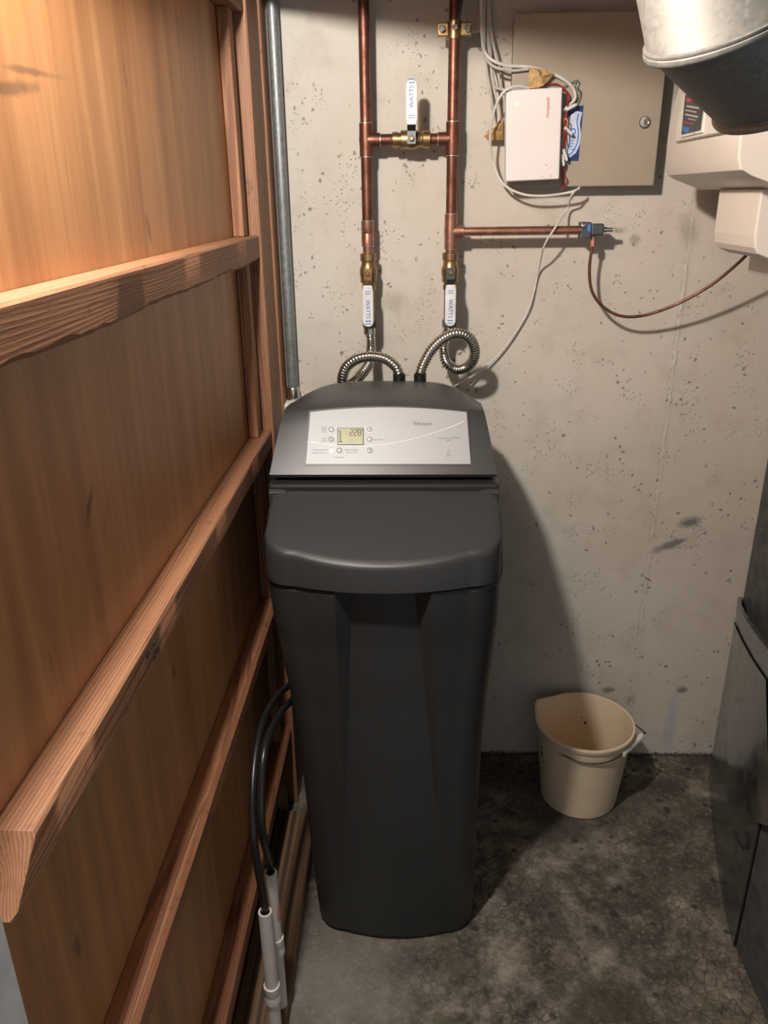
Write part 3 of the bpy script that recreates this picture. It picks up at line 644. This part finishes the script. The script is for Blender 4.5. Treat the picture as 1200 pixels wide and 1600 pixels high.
# control housing
prof = [(1.715, 1.012, 1.012, .200, 8), (1.399, 1.012, 1.012, .2065, 8), (1.390, 1.0145, 1.0145, .2098, 8), (1.3865, 1.021, 1.021, .2105, 8), (1.42, 1.0615, 1.060, .2035, 3), (1.450, 1.099, 1.0945, .1965, 3), (1.467, 1.1215, 1.114, .1920, 2.6), (1.4725, 1.1270, 1.1185, .1905, 2.6), (1.482, 1.1305, 1.1200, .1900, 2.6), (1.50, 1.1345, 1.1205, .1900, 2.8), (1.515, 1.137, 1.118, .1905, 3), (1.56, 1.141, 1.112, .192, 3.2), (1.62, 1.143, 1.098, .194, 3.6), (1.665, 1.135, 1.085, .195, 4), (1.70, 1.115, 1.06, .196, 4), (1.715, 1.08, 1.04, .198, 4)]
rings = []
for y, zc_, ze, w_, e in prof:
    rings.append([Vector((SX(1.07)+w_*(-1+2*i/40), y, zc_-(zc_-ze)*abs(-1+2*i/40)**e)) for i in range(41)])
rings.append(rings[0])
g = G(); g.rings(rings[:-1], False, False)
m_ = 41; L_ = len(prof)
g.add([r[0] for r in rings[:-1]]+[r[-1] for r in rings[:-1]]+rings[0]+rings[L_-1], [tuple(range(L_)), tuple(range(2*L_-1, L_-1, -1))]+[(2*L_+i, 2*L_+i+1, 2*L_+m_+i+1, 2*L_+m_+i) for i in range(m_-1)])
hs = build('control_housing', g, 'softener_housing', ws, smooth=24)
# faceplate frame of reference: plane of the housing's sloping front
fb = Vector((SX(1.07), 1.3865, 1.021)); ft = Vector((SX(1.07), 1.467, 1.1215)); fu = Vector((1, 0, 0)); fv = (ft-fb).normalized(); fn_ = fu.cross(fv)
fp = lambda x, y, o=0: onP(x, y, fb+fn_*o, fn_)
OF = .0008
tops = [(485+(729-485)*i/20, 644-7.5*(1-((i-10)/10)**2)) for i in range(21)]
po = [fp(478, 725, OF)]+[fp(x, y, OF) for x, y in tops]+[fp(735.5, 725, OF)]
g = G(); g.prism(po, -fn_*.0025); cpn = build('control_panel', g, 'silver_panel', ws)
po2 = [fp(475.5, 727.5, OF-.0004)]+[fp(482.5+(731.5-482.5)*i/20, 641.5-7.5*(1-((i-10)/10)**2), OF-.0004) for i in range(21)]+[fp(738, 727.5, OF-.0004)]
g = G(); g.prism(po2, -fn_*.0025); build('panel_bezel', g, 'black_plastic', ws)
O1 = OF+.0003
ribbon([fp(x, y, O1) for x, y in ((480.5, 689.6), (503, 693.5), (526, 696), (548, 697.2), (568, 697), (605, 694), (650, 684.5), (695, 670.5), (725.5, 658))], .0016, fn_, 'panel_white', 'swoosh_line', cpn)
# display
lc = [fp(527.3, 668.7, O1), fp(568.3, 668.7, O1), fp(568.3, 695.3, O1), fp(527.3, 695.3, O1)]
g = G(); g.prism(lc, fn_*.0008); build('display_frame', g, 'print_black', cpn)
cc = sum(lc, Vector())/4; g = G(); g.prism([cc+(p_-cc)*Vector((1, 1, 1)).x*.94+fn_*.0009 for p_ in lc], fn_*.0002); dsp = build('display', g, 'lcd', cpn)
O2 = O1+.0014
SEG = {'2': 'abged', '8': 'abcdefg', '-': 'g'}
def seven(ch, x, y, w_, h_):
    P_ = {'a': ((x, y), (x+w_, y)), 'b': ((x+w_, y), (x+w_, y+h_/2)), 'c': ((x+w_, y+h_/2), (x+w_, y+h_)), 'd': ((x, y+h_), (x+w_, y+h_)), 'e': ((x, y+h_/2), (x, y+h_)), 'f': ((x, y), (x, y+h_/2)), 'g': ((x, y+h_/2), (x+w_, y+h_/2))}
    g = G()
    for s_ in SEG[ch]:
        a, b = P_[s_]; A, B = fp(*a, O2), fp(*b, O2); t = (B-A).normalized(); sd = t.cross(fn_)*.0007; A = A+t*.0004; B = B-t*.0004
        g.prism([A-sd, B-sd, B+sd, A+sd], fn_*.0001)
    build('digit', g, 'print_black', cpn)
for i, ch in enumerate('228'): seven(ch, 547+i*6.3, 671, 4.2, 9.5)
seven('-', 565.2, 668, 2.6, 9.5)
g = G()
for k in range(6): a = fp(530.6, 673+k*2.6, O2); b = fp(532.6, 674.9+k*2.6, O2); g.prism([a, (b.x, a.y, a.z), b, (a.x, b.y, b.z)], fn_*.0001)
a = fp(529.5, 689, O2); b = fp(534.5, 691, O2); g.prism([a, (b.x, a.y, a.z), b, (a.x, b.y, b.z)], fn_*.0001)
build('level_bars', g, 'print_black', cpn)
for k, (bx, by, sym) in enumerate(((517.7, 671, ''), (517.7, 686.7, 'b'), (530.3, 703.8, ''), (577.3, 670.5, 'u'), (577.3, 686.3, ''), (577.3, 703.8, 'd'))):
    c0 = fp(bx, by, OF)
    g = G(); g.lathe(c0, fn_, [(0, .0082), (.0006, .0078), (.0007, .0066)], 24); bt = build('button', g, 'panel_white', cpn, smooth=True)
    g = G(); g.lathe(c0, fn_, [(.0003, .0064), (.0016, .0062), (.0024, .0052), (.0029, .003), (.003, .0005)], 24); build('button_cap', g, 'button_grey', cpn, smooth=True)
    if sym in 'ud' and sym:
        s_ = 1 if sym == 'u' else -1; c1 = c0+fn_*.0031
        pts = [c1+fu*a*.0032+fv*b*.0028*s_ for a, b in ((-1, -.6), (1, -.6), (0, 1))]; pin = [c1+fu*a*.0022+fv*b*.0018*s_ for a, b in ((-1, -.55), (1, -.55), (0, 1))]
        g = G(); g.add(pts+pin, [(0, 1, 4, 3), (1, 2, 5, 4), (2, 0, 3, 5)]); build('button_symbol', g, 'print_grey', cpn)
    if sym == 'b':
        g = G(); g.lathe(c0+fn_*.0031+fv*.0004, fn_, [(0, .0021), (.0001, .0021), (.0001, .0015), (0, .0015)], 14, False); g.prism([c0+fn_*.0031+fu*a*.0009+fv*b for a, b in ((-1, -.0030), (1, -.0030), (1, -.0016), (-1, -.0016))], fn_*.0001); build('button_symbol', g, 'print_grey', cpn)
a, b = fp(515.5, 701.5, O1), fp(521, 708, O1)
g = G(); g.prism([a, (b.x, a.y, a.z), b, (a.x, b.y, b.z)], fn_*.0005); build('indicator_light', g, 'indicator', cpn)
def ptxt(s_, x, y, size, mat='print_grey', al='CENTER', sq=1.0): text('panel_print', s_, size, fp(x, y, O1), fu, fv, mat, cpn, al, .0001, sq)
text('brand_lettering', 'Whirlpool', .0092, fp(645.5, 664.5, O1), fu, fv, 'print_black', cpn, 'LEFT', .0001, .9)
ribbon([fp(x, y, O1) for x, y in ((645, 660), (648, 657.5), (653, 657.6), (657, 659.5))], .0006, fn_, 'print_grey', 'brand_swoosh', cpn)
ptxt('SELECT', 506.5, 668.5, .0034); ptxt('SCREEN', 506.5, 672, .0034); ptxt('HOLD', 506.5, 675.5, .0034); ptxt('LIGHT', 506.5, 686, .0034); ptxt('ON/OFF', 506.5, 690, .0034)
ptxt('RECHARGE NOW', 500, 704, .0034); ptxt('REGENERATE NOW', 499, 708.5, .0034); ptxt('PROGRAM', 591.5, 688, .0036); ptxt('PRESS TO BEGIN', 549, 704, .0034); ptxt('HOLD TO SET', 549, 708, .0034); ptxt('RECHARGE', 530, 715.5, .0034)
ptxt('CLEAN SALT SETTING', 702, 685.5, .0042); ptxt('LEVEL', 701, 689.5, .0038)
# little bottle pictogram
g = G(); bo = [fp(x, y, O1) for x, y in ((696, 718), (706.5, 718), (706.5, 700), (703.5, 696), (703.5, 692.5), (699.5, 692.5), (699.5, 696), (696, 700))]; c0 = sum(bo, Vector())/len(bo)
bi = [c0+(p_-c0)*.86 for p_ in bo]; nb = len(bo); g.add(bo+bi, [(i, (i+1) % nb, nb+(i+1) % nb, nb+i) for i in range(nb)]); build('pictogram', g, 'button_grey', cpn)
for k, (x, y, l) in enumerate(((697, 706, 9), (698, 709.5, 5), (697, 713, 8))):
    ribbon([fp(x, y, O1), fp(x+l/2, y-1, O1), fp(x+l, y-2.2, O1)], .0009, fn_, 'print_grey', 'pictogram', cpn)

# ------------------------------------------------------------------ drain tubes and pvc standpipes beside the softener
def pvc(px_, py_, X, zc_, label, red):
    p_ = onX(px_, py_, X); t = thing('drain_standpipe', (X, p_.y, .038), label, 'pipe')
    r = .0120; zt = p_.z
    g = G(); n = 24
    g.lathe((X, p_.y, zc_-.01), (0, 0, 1), [(0, r), (zt-zc_+.0095, r), (zt-zc_+.01, r-.0004), (zt-zc_+.01, r-.0032), (zt-zc_-.04, r-.0032)], n, False); build('pipe', g, 'pvc_white', t, smooth=True)
    g = G(); g.lathe((X, p_.y, zc_-.042), (0, 0, 1), [(0, .0126), (.001, .0150), (.018, .0150), (.020, .0144), (.022, .0150), (.041, .0150), (.042, .0126)], n); build('coupling', g, 'pvc_white', t, smooth=True)
    g = G(); g.lathe((X, p_.y, .0385), (0, 0, 1), [(0, r), (zc_-.03-.0385, r)], n); build('lower_pipe', g, 'pvc_white', t, smooth=True)
    if red: text('pipe_print', 'PVC 3/4', .010, (X+.009, p_.y-.0105, zt-.075), (0, 0, -1), Vector((.75, .65, 0)), 'print_red', t, thick=.0002)
    return Vector((X, p_.y, zt))
zq = onX(425, 1545, -.253).z
top1 = pvc(414, 1424, -.253, zq+.012, 'white plastic standpipe in front, shorter of the pair beside the partition', False)
top2 = pvc(422, 1362, -.250, onX(432, 1456, -.250).z, 'white plastic standpipe behind the first, with red print', True)
bt1 = [top1-Vector((0, 0, .03)), top1+Vector((0, .002, .01)), onX(402, 1350, -.257), onX(395, 1290, -.262), onX(397, 1200, -.267), onX(410, 1130, -.266), onX(432, 1088, -.260), onX(458, 1062, -.247), Vector((-.240, 1.46, .60))]
bt2 = [top2-Vector((0, 0, .03)), top2+Vector((0, .004, .012)), onX(410, 1300, -.247), onX(408, 1230, -.248), onX(416, 1160, -.246), onX(438, 1114, -.242), onX(462, 1084, -.238), Vector((-.236, 1.46, .565))]
for b_, lab in ((bt1, 'black drain tube dropping into the front white standpipe'), (bt2, 'black drain tube dropping into the rear white standpipe')):
    g = G(); g.tube(b_, .0068, 12, True, 10); build('drain_tube', g, 'rubber_black', smooth=True, label=lab, cat='tube')

# ------------------------------------------------------------------ bucket
BC = Vector((.452, 1.716)); RB, RT, BH = .098, .122, .238
bk = thing('bucket', (BC.x, BC.y, 0), 'cream plastic bucket with wire handle beside the concrete wall', 'bucket')
rings = []; nb = 64; sa = math.radians(148)              # direction of the pouring lip
def brad(h, a, ins=0):
    r = RB+(RT-RB)*h/BH-ins
    d = abs((a-sa+math.pi) % (2*math.pi)-math.pi); k = max(0, 1-d/.42)**1.5*max(0, (h-.12)/(BH-.12))**1.6
    return r+.013*k
def bz(h, a):
    d = abs((a-sa+math.pi) % (2*math.pi)-math.pi); return h+(.010*max(0, 1-d/.5) if h > .2 else 0)
for h, ins in ((.004, .09), (.0, .004), (.004, 0), (.03, 0), (.08, 0), (.12, 0), (.15, 0), (.18, 0), (.205, 0), (.222, 0), (.224, -.004), (.233, -.005), (.236, -.003), (.236, .002), (.22, .003), (.18, .003), (.12, .003), (.06, .003), (.006, .003), (.006, .09)):
    rings.append([Vector((BC.x+brad(h, 2*math.pi*k/nb, ins)*math.cos(2*math.pi*k/nb), BC.y+brad(h, 2*math.pi*k/nb, ins)*math.sin(2*math.pi*k/nb), bz(h, 2*math.pi*k/nb))) for k in range(nb)])
g = G(); g.rings(rings); build('pail', g, 'bucket_cream', bk, smooth=35)
aF = math.radians(232); aB = aF+math.pi
def bp(a, h, o): return Vector((BC.x+(brad(h, a)+o)*math.cos(a), BC.y+(brad(h, a)+o)*math.sin(a), h))
g1, g2 = onZ(969, 1181, .206), onZ(1006, 1147, .206)
pF, pB = bp(aF, .200, .004), bp(aB, .200, .004)
for a in (aF, aB):
    c0 = bp(a, .200, -.002); g = G(); g.lathe(c0, Vector((math.cos(a), math.sin(a), .0)), [(0, .007), (.003, .007), (.005, .005), (.007, .004)], 16); build('handle_ear', g, 'bucket_cream', bk, smooth=True)
g = G(); g.tube([pF+Vector((0, 0, .004)), pF.lerp(g1, .3)+Vector((.004, -.022, -.003)), pF.lerp(g1, .65)+Vector((.006, -.022, -.004)), g1+Vector((-.006, -.004, -.002)), g1, g1.lerp(g2, .5), g2, g2+Vector((.003, .006, .001)), pB.lerp(g2, .6)+Vector((.012, .008, 0)), pB.lerp(g2, .25)+Vector((.010, .004, 0)), pB], .0020, 8, True, 8); build('bail_wire', g, 'wire_steel', bk, smooth=True)
d = g2-g1; g = G(); g.lathe(g1+d*.08, d, [(0, .004), (.001, .0085), (d.length*.84-.001, .0085), (d.length*.84, .004)], 14); build('grip', g, 'grip_white', bk, smooth=True)
for (a, h, r, s_) in ((math.radians(75), .15, .006, 1), (math.radians(80), .165, .003, 1), (math.radians(196), .155, .008, 0), (math.radians(197), .175, .005, 0), (math.radians(199), .135, .004, 0), (math.radians(92), .168, .002, 1)):
    c0 = bp(a, h, -.0036 if s_ else .0002); nv = Vector((math.cos(a), math.sin(a), 0))*(-1 if s_ else 1); tv = Vector((-math.sin(a), math.cos(a), 0)); rr = random.Random(a+h)
    g = G(); g.prism([c0+tv*math.cos(2*math.pi*k/11)*r*rr.uniform(.4, 1)+Vector((0, 0, 1))*math.sin(2*math.pi*k/11)*r*rr.uniform(.5, 1.3) for k in range(11)], nv*.0004); build('stain', g, 'bucket_stain', bk)

# ------------------------------------------------------------------ furnace, boot, humidifier, duct
fu_ = thing('furnace', (1.12, 1.4, 0), 'dark galvanised furnace casing with curved sheet metal boot beside concrete wall', 'furnace')
plan = [(.862, 1.872), (.823, 1.784), (.777, 1.626), (.737, 1.478), (.708, 1.349), (.690, 1.25)]
def bzt(y): return .515+(1.861-y)*.285
n_ = len(plan); g = G(); th = .004
v = [Vector((x, y, .0005)) for x, y in plan]+[Vector((x, y, bzt(y))) for x, y in plan]; v2 = [p_+Vector((th, 0, 0)) for p_ in v]
f = [(i, i+1, n_+i+1, n_+i) for i in range(n_-1)]+[(2*n_+i, 3*n_+i, 3*n_+i+1, 2*n_+i+1) for i in range(n_-1)]+[(n_+i, n_+i+1, 3*n_+i+1, 3*n_+i) for i in range(n_-1)]+[(0, n_, 3*n_, 2*n_), (n_-1, 3*n_-1, 4*n_-1, 2*n_-1)]
g.add(v+v2, f); build('boot_sheet', g, 'galvanised_dark', fu_, smooth=30)
# folded hem along the boot's top edge
g = G(); g.add([Vector((x-.003, y, bzt(y)-.022)) for x, y in plan]+[Vector((x-.003, y, bzt(y)+.001)) for x, y in plan]+[Vector((x+.007, y, bzt(y)+.001)) for x, y in plan], [(i, i+1, n_+i+1, n_+i) for i in range(n_-1)]+[(n_+i, n_+i+1, 2*n_+i+1, 2*n_+i) for i in range(n_-1)]); build('boot_hem', g, 'galvanised_dark', fu_)
# overlapping cover panel lapped on the boot
def onsheet(y, z_, o=-.006):
    for (xa, ya), (xb, yb) in zip(plan, plan[1:]):
        if yb <= y <= ya: return Vector((xa+(xb-xa)*(ya-y)/(ya-yb)+o, y, z_))
    return Vector((plan[-1][0]+o, y, z_))
g = G(); rows = []
for i in range(9):
    a = i/8
    yl, zl_ = 1.80+(1.42-1.80)*a, .480+(.225-.480)*a; yr, zr = 1.36+(1.15-1.36)*a, .598+(.415-.598)*a
    rows.append([onsheet(yl+(yr-yl)*k/6, zl_+(zr-zl_)*k/6, -.004-.010*a) for k in range(7)])
g.rings(rows, False, False); n0 = len(g.v)
back = [[p_+Vector((.0025, 0, 0)) for p_ in r_] for r_ in rows]; g.rings(back, False, False)
edge_ = [r_[0] for r_ in rows]+rows[-1][1:]; eb = [p_+Vector((.0025, 0, 0)) for p_ in edge_]; k_ = len(edge_)
g.add(edge_+eb, [(i, i+1, k_+i+1, k_+i) for i in range(k_-1)]); build('cover_panel', g, 'galvanised_mid', fu_, smooth=30)
g = G(); p_ = onsheet(1.345, .23, -.012); g.tube([p_, p_+Vector((-.004, -.02, -.001)), p_+Vector((-.001, -.05, 0))], .003, 8); build('screw_hook', g, 'black_plastic', fu_)
g = G(); g.rbox((.694, .62, .0005), (1.36, 1.249, .95), .004); build('cabinet', g, 'furnace_grey', fu_)
g = G(); g.rbox((.872, 1.2495, .0005), (1.36, WALL-.0005, 1.36), .004); build('return_box', g, 'furnace_grey', fu_)
g = G(); g.rbox((.84, 1.20, 1.3605), (1.34, WALL-.0005, 2.12), .004); build('plenum', g, 'galvanised', fu_)
# humidifier
hu = thing('humidifier', (.67, 1.54, 1.36), 'white plastic furnace humidifier with dark label under the round duct', 'humidifier')
HY0, HY1 = 1.338, 1.722
pr = [(.838, 1.503), (.575, 1.503), (.522, 1.522), (.507, 1.530), (.501, 1.545), (.4985, 1.585), (.499, 1.62), (.503, 1.655), (.511, 1.69), (.524, 1.72), (.545, 1.75), (.575, 1.775), (.62, 1.79), (.838, 1.79)]
rings = []
for y, s_ in ((HY0, .985), (HY0+.004, 1.0), (HY1-.02, 1.0), (HY1-.006, .992), (HY1, .975)):
    rings.append([Vector((.838-(.838-x)*(s_ if y > 1.5 else 1-(1-s_)*.5), y, z_)) for x, z_ in pr])
g = G(); g.rings(rings); build('housing', g, 'humidifier_white', hu, smooth=30)
g = G(); xa = .4965
g.rings([[Vector((x, y, z_)) for x, z_ in ((.505, 1.584), (.4905, 1.586), (.4915, 1.62), (.4955, 1.655), (.5035, 1.69), (.5165, 1.72), (.533, 1.742), (.55, 1.745))] for y in (HY0+.004, 1.634)]); cov = build('front_cover', g, 'humidifier_white', hu, bevel=.002)
def onc(x, y): return onX(x, y, .4955)
lb = [onX(1074, 148, .4935), onX(1104, 152, .4945), onX(1097, 203, .4905), onX(1068, 210, .4905)]
g = G(); g.prism([p_+Vector((-.004, 0, 0)) for p_ in lb], (.006, 0, 0)); lab_ = build('label_plate', g, 'label_dark', hu)
c0 = sum(lb, Vector())/4; g = G(); g.prism([c0+(p_-c0)*1.16+Vector((-.0025, 0, 0)) for p_ in lb], (.006, 0, 0)); build('label_frame', g, 'humidifier_white', hu)
dy = (lb[1]-lb[0]); dz_ = (lb[3]-lb[0])
def lbp(a, b): return lb[0]+dy*a+dz_*b+Vector((-.0046, 0, 0))
for a0, a1, b0, b1, mt in ((.1, .4, .08, .16, 'print_red'), (.1, .92, .66, .69, 'print_red'), (.15, .8, .25, .29, 'cable_grey'), (.1, .7, .36, .39, 'cable_grey'), (.12, .9, .46, .5, 'cable_grey'), (.3, .95, .56, .58, 'cable_grey'), (.08, .4, .78, .92, 'print_blue'), (.5, .85, .76, .8, 'cable_grey'), (.5, .75, .86, .9, 'cable_grey')):
    g = G(); g.prism([lbp(a0, b0), lbp(a1, b0), lbp(a1, b1), lbp(a0, b1)], (.0003, 0, 0)); build('label_print', g, mt, lab_)
pts = [(.568, 1.5025), (.568, 1.43), (.571, 1.412), (.578, 1.402), (.60, 1.393), (.838, 1.393), (.838, 1.5025)]
g = G(); g.rings([[Vector((x, y, z_)) for x, z_ in pts] for y in (1.40, 1.585)]+[[Vector((x+.004, 1.597, z_+.003 if z_ < 1.45 else z_)) for x, z_ in pts]]); build('drain_pan', g, 'humidifier_white', hu, bevel=.003)
g = G(); g.rbox((.645, 1.45, 1.355), (.72, 1.60, 1.3925), .004); build('drain_outlet', g, 'humidifier_white', hu)
cl = Vector((.625, HY0, 1.632)); RD = .078
g = G(); g.lathe(cl+Vector((0, .002, 0)), (0, -1, 0), [(0, RD+.016), (.006, RD+.016), (.010, RD+.010), (.022, RD+.006), (.022, RD-.002), (0, RD-.002)], 40, False); build('collar', g, 'humidifier_white', hu, smooth=30)
# round bypass duct elbow
def cam_dir(x, y, z): return (RM @ Vector((x, y, z))).normalized()
NB = cam_dir(.40, -.70, -.59)
NB2 = cam_dir(.45, -.70, -.55)
P1 = atD(1232, 143, .078*F/108); P2 = atD(1132, 38, .078*F/118); P3 = P2-cam_dir(.14, -.98, .12)*.22
P4 = P3+Vector((-.01, .03, 0)); P4.z = 2.12
du = thing('round_duct', cl.to_tuple(), 'galvanised round duct elbow rising from the humidifier', 'duct')
pts = [cl+Vector((0, -.006, 0)), P1, P2, P3, P4]
nD = 48; rr_ = []
def ring_at(c, nv, r, up0=Vector((1, 0, 0))):
    nv = nv.normalized(); u = (up0-nv*up0.dot(nv)).normalized(); w_ = nv.cross(u)
    return [c+(u*math.cos(2*math.pi*k/nD)+w_*math.sin(2*math.pi*k/nD))*r for k in range(nD)]
dirs = [(b-a).normalized() for a, b in zip(pts, pts[1:])]
nv = [Vector((0, -1, 0)), -NB2, -NB, (dirs[2]+dirs[3]).normalized(), Vector((0, 0, 1))]
for i in range(4):
    rA, rB = RD-.0005*i, RD-.0005*i
    g = G(); g.rings([ring_at(pts[i]+dirs[i]*.0045*(i > 0), nv[i], RD), ring_at(pts[i+1]-dirs[i]*.0045, nv[i+1], RD)], False); build('gore', g, 'galvanised', du, smooth=True)
    if i < 3:
        c0 = pts[i+1]; n0 = nv[i+1]
        g = G(); g.rings([ring_at(c0+n0*o, n0, RD+r_) for o, r_ in ((-.0065, -.0005), (-.006, .0022), (-.0045, .0038), (-.002, .0045), (.001, .0040), (.0025, .002), (.003, .0030), (.0052, .0030), (.0062, -.0005))], False); build('seam_bead', g, 'galvanised', du, smooth=True)
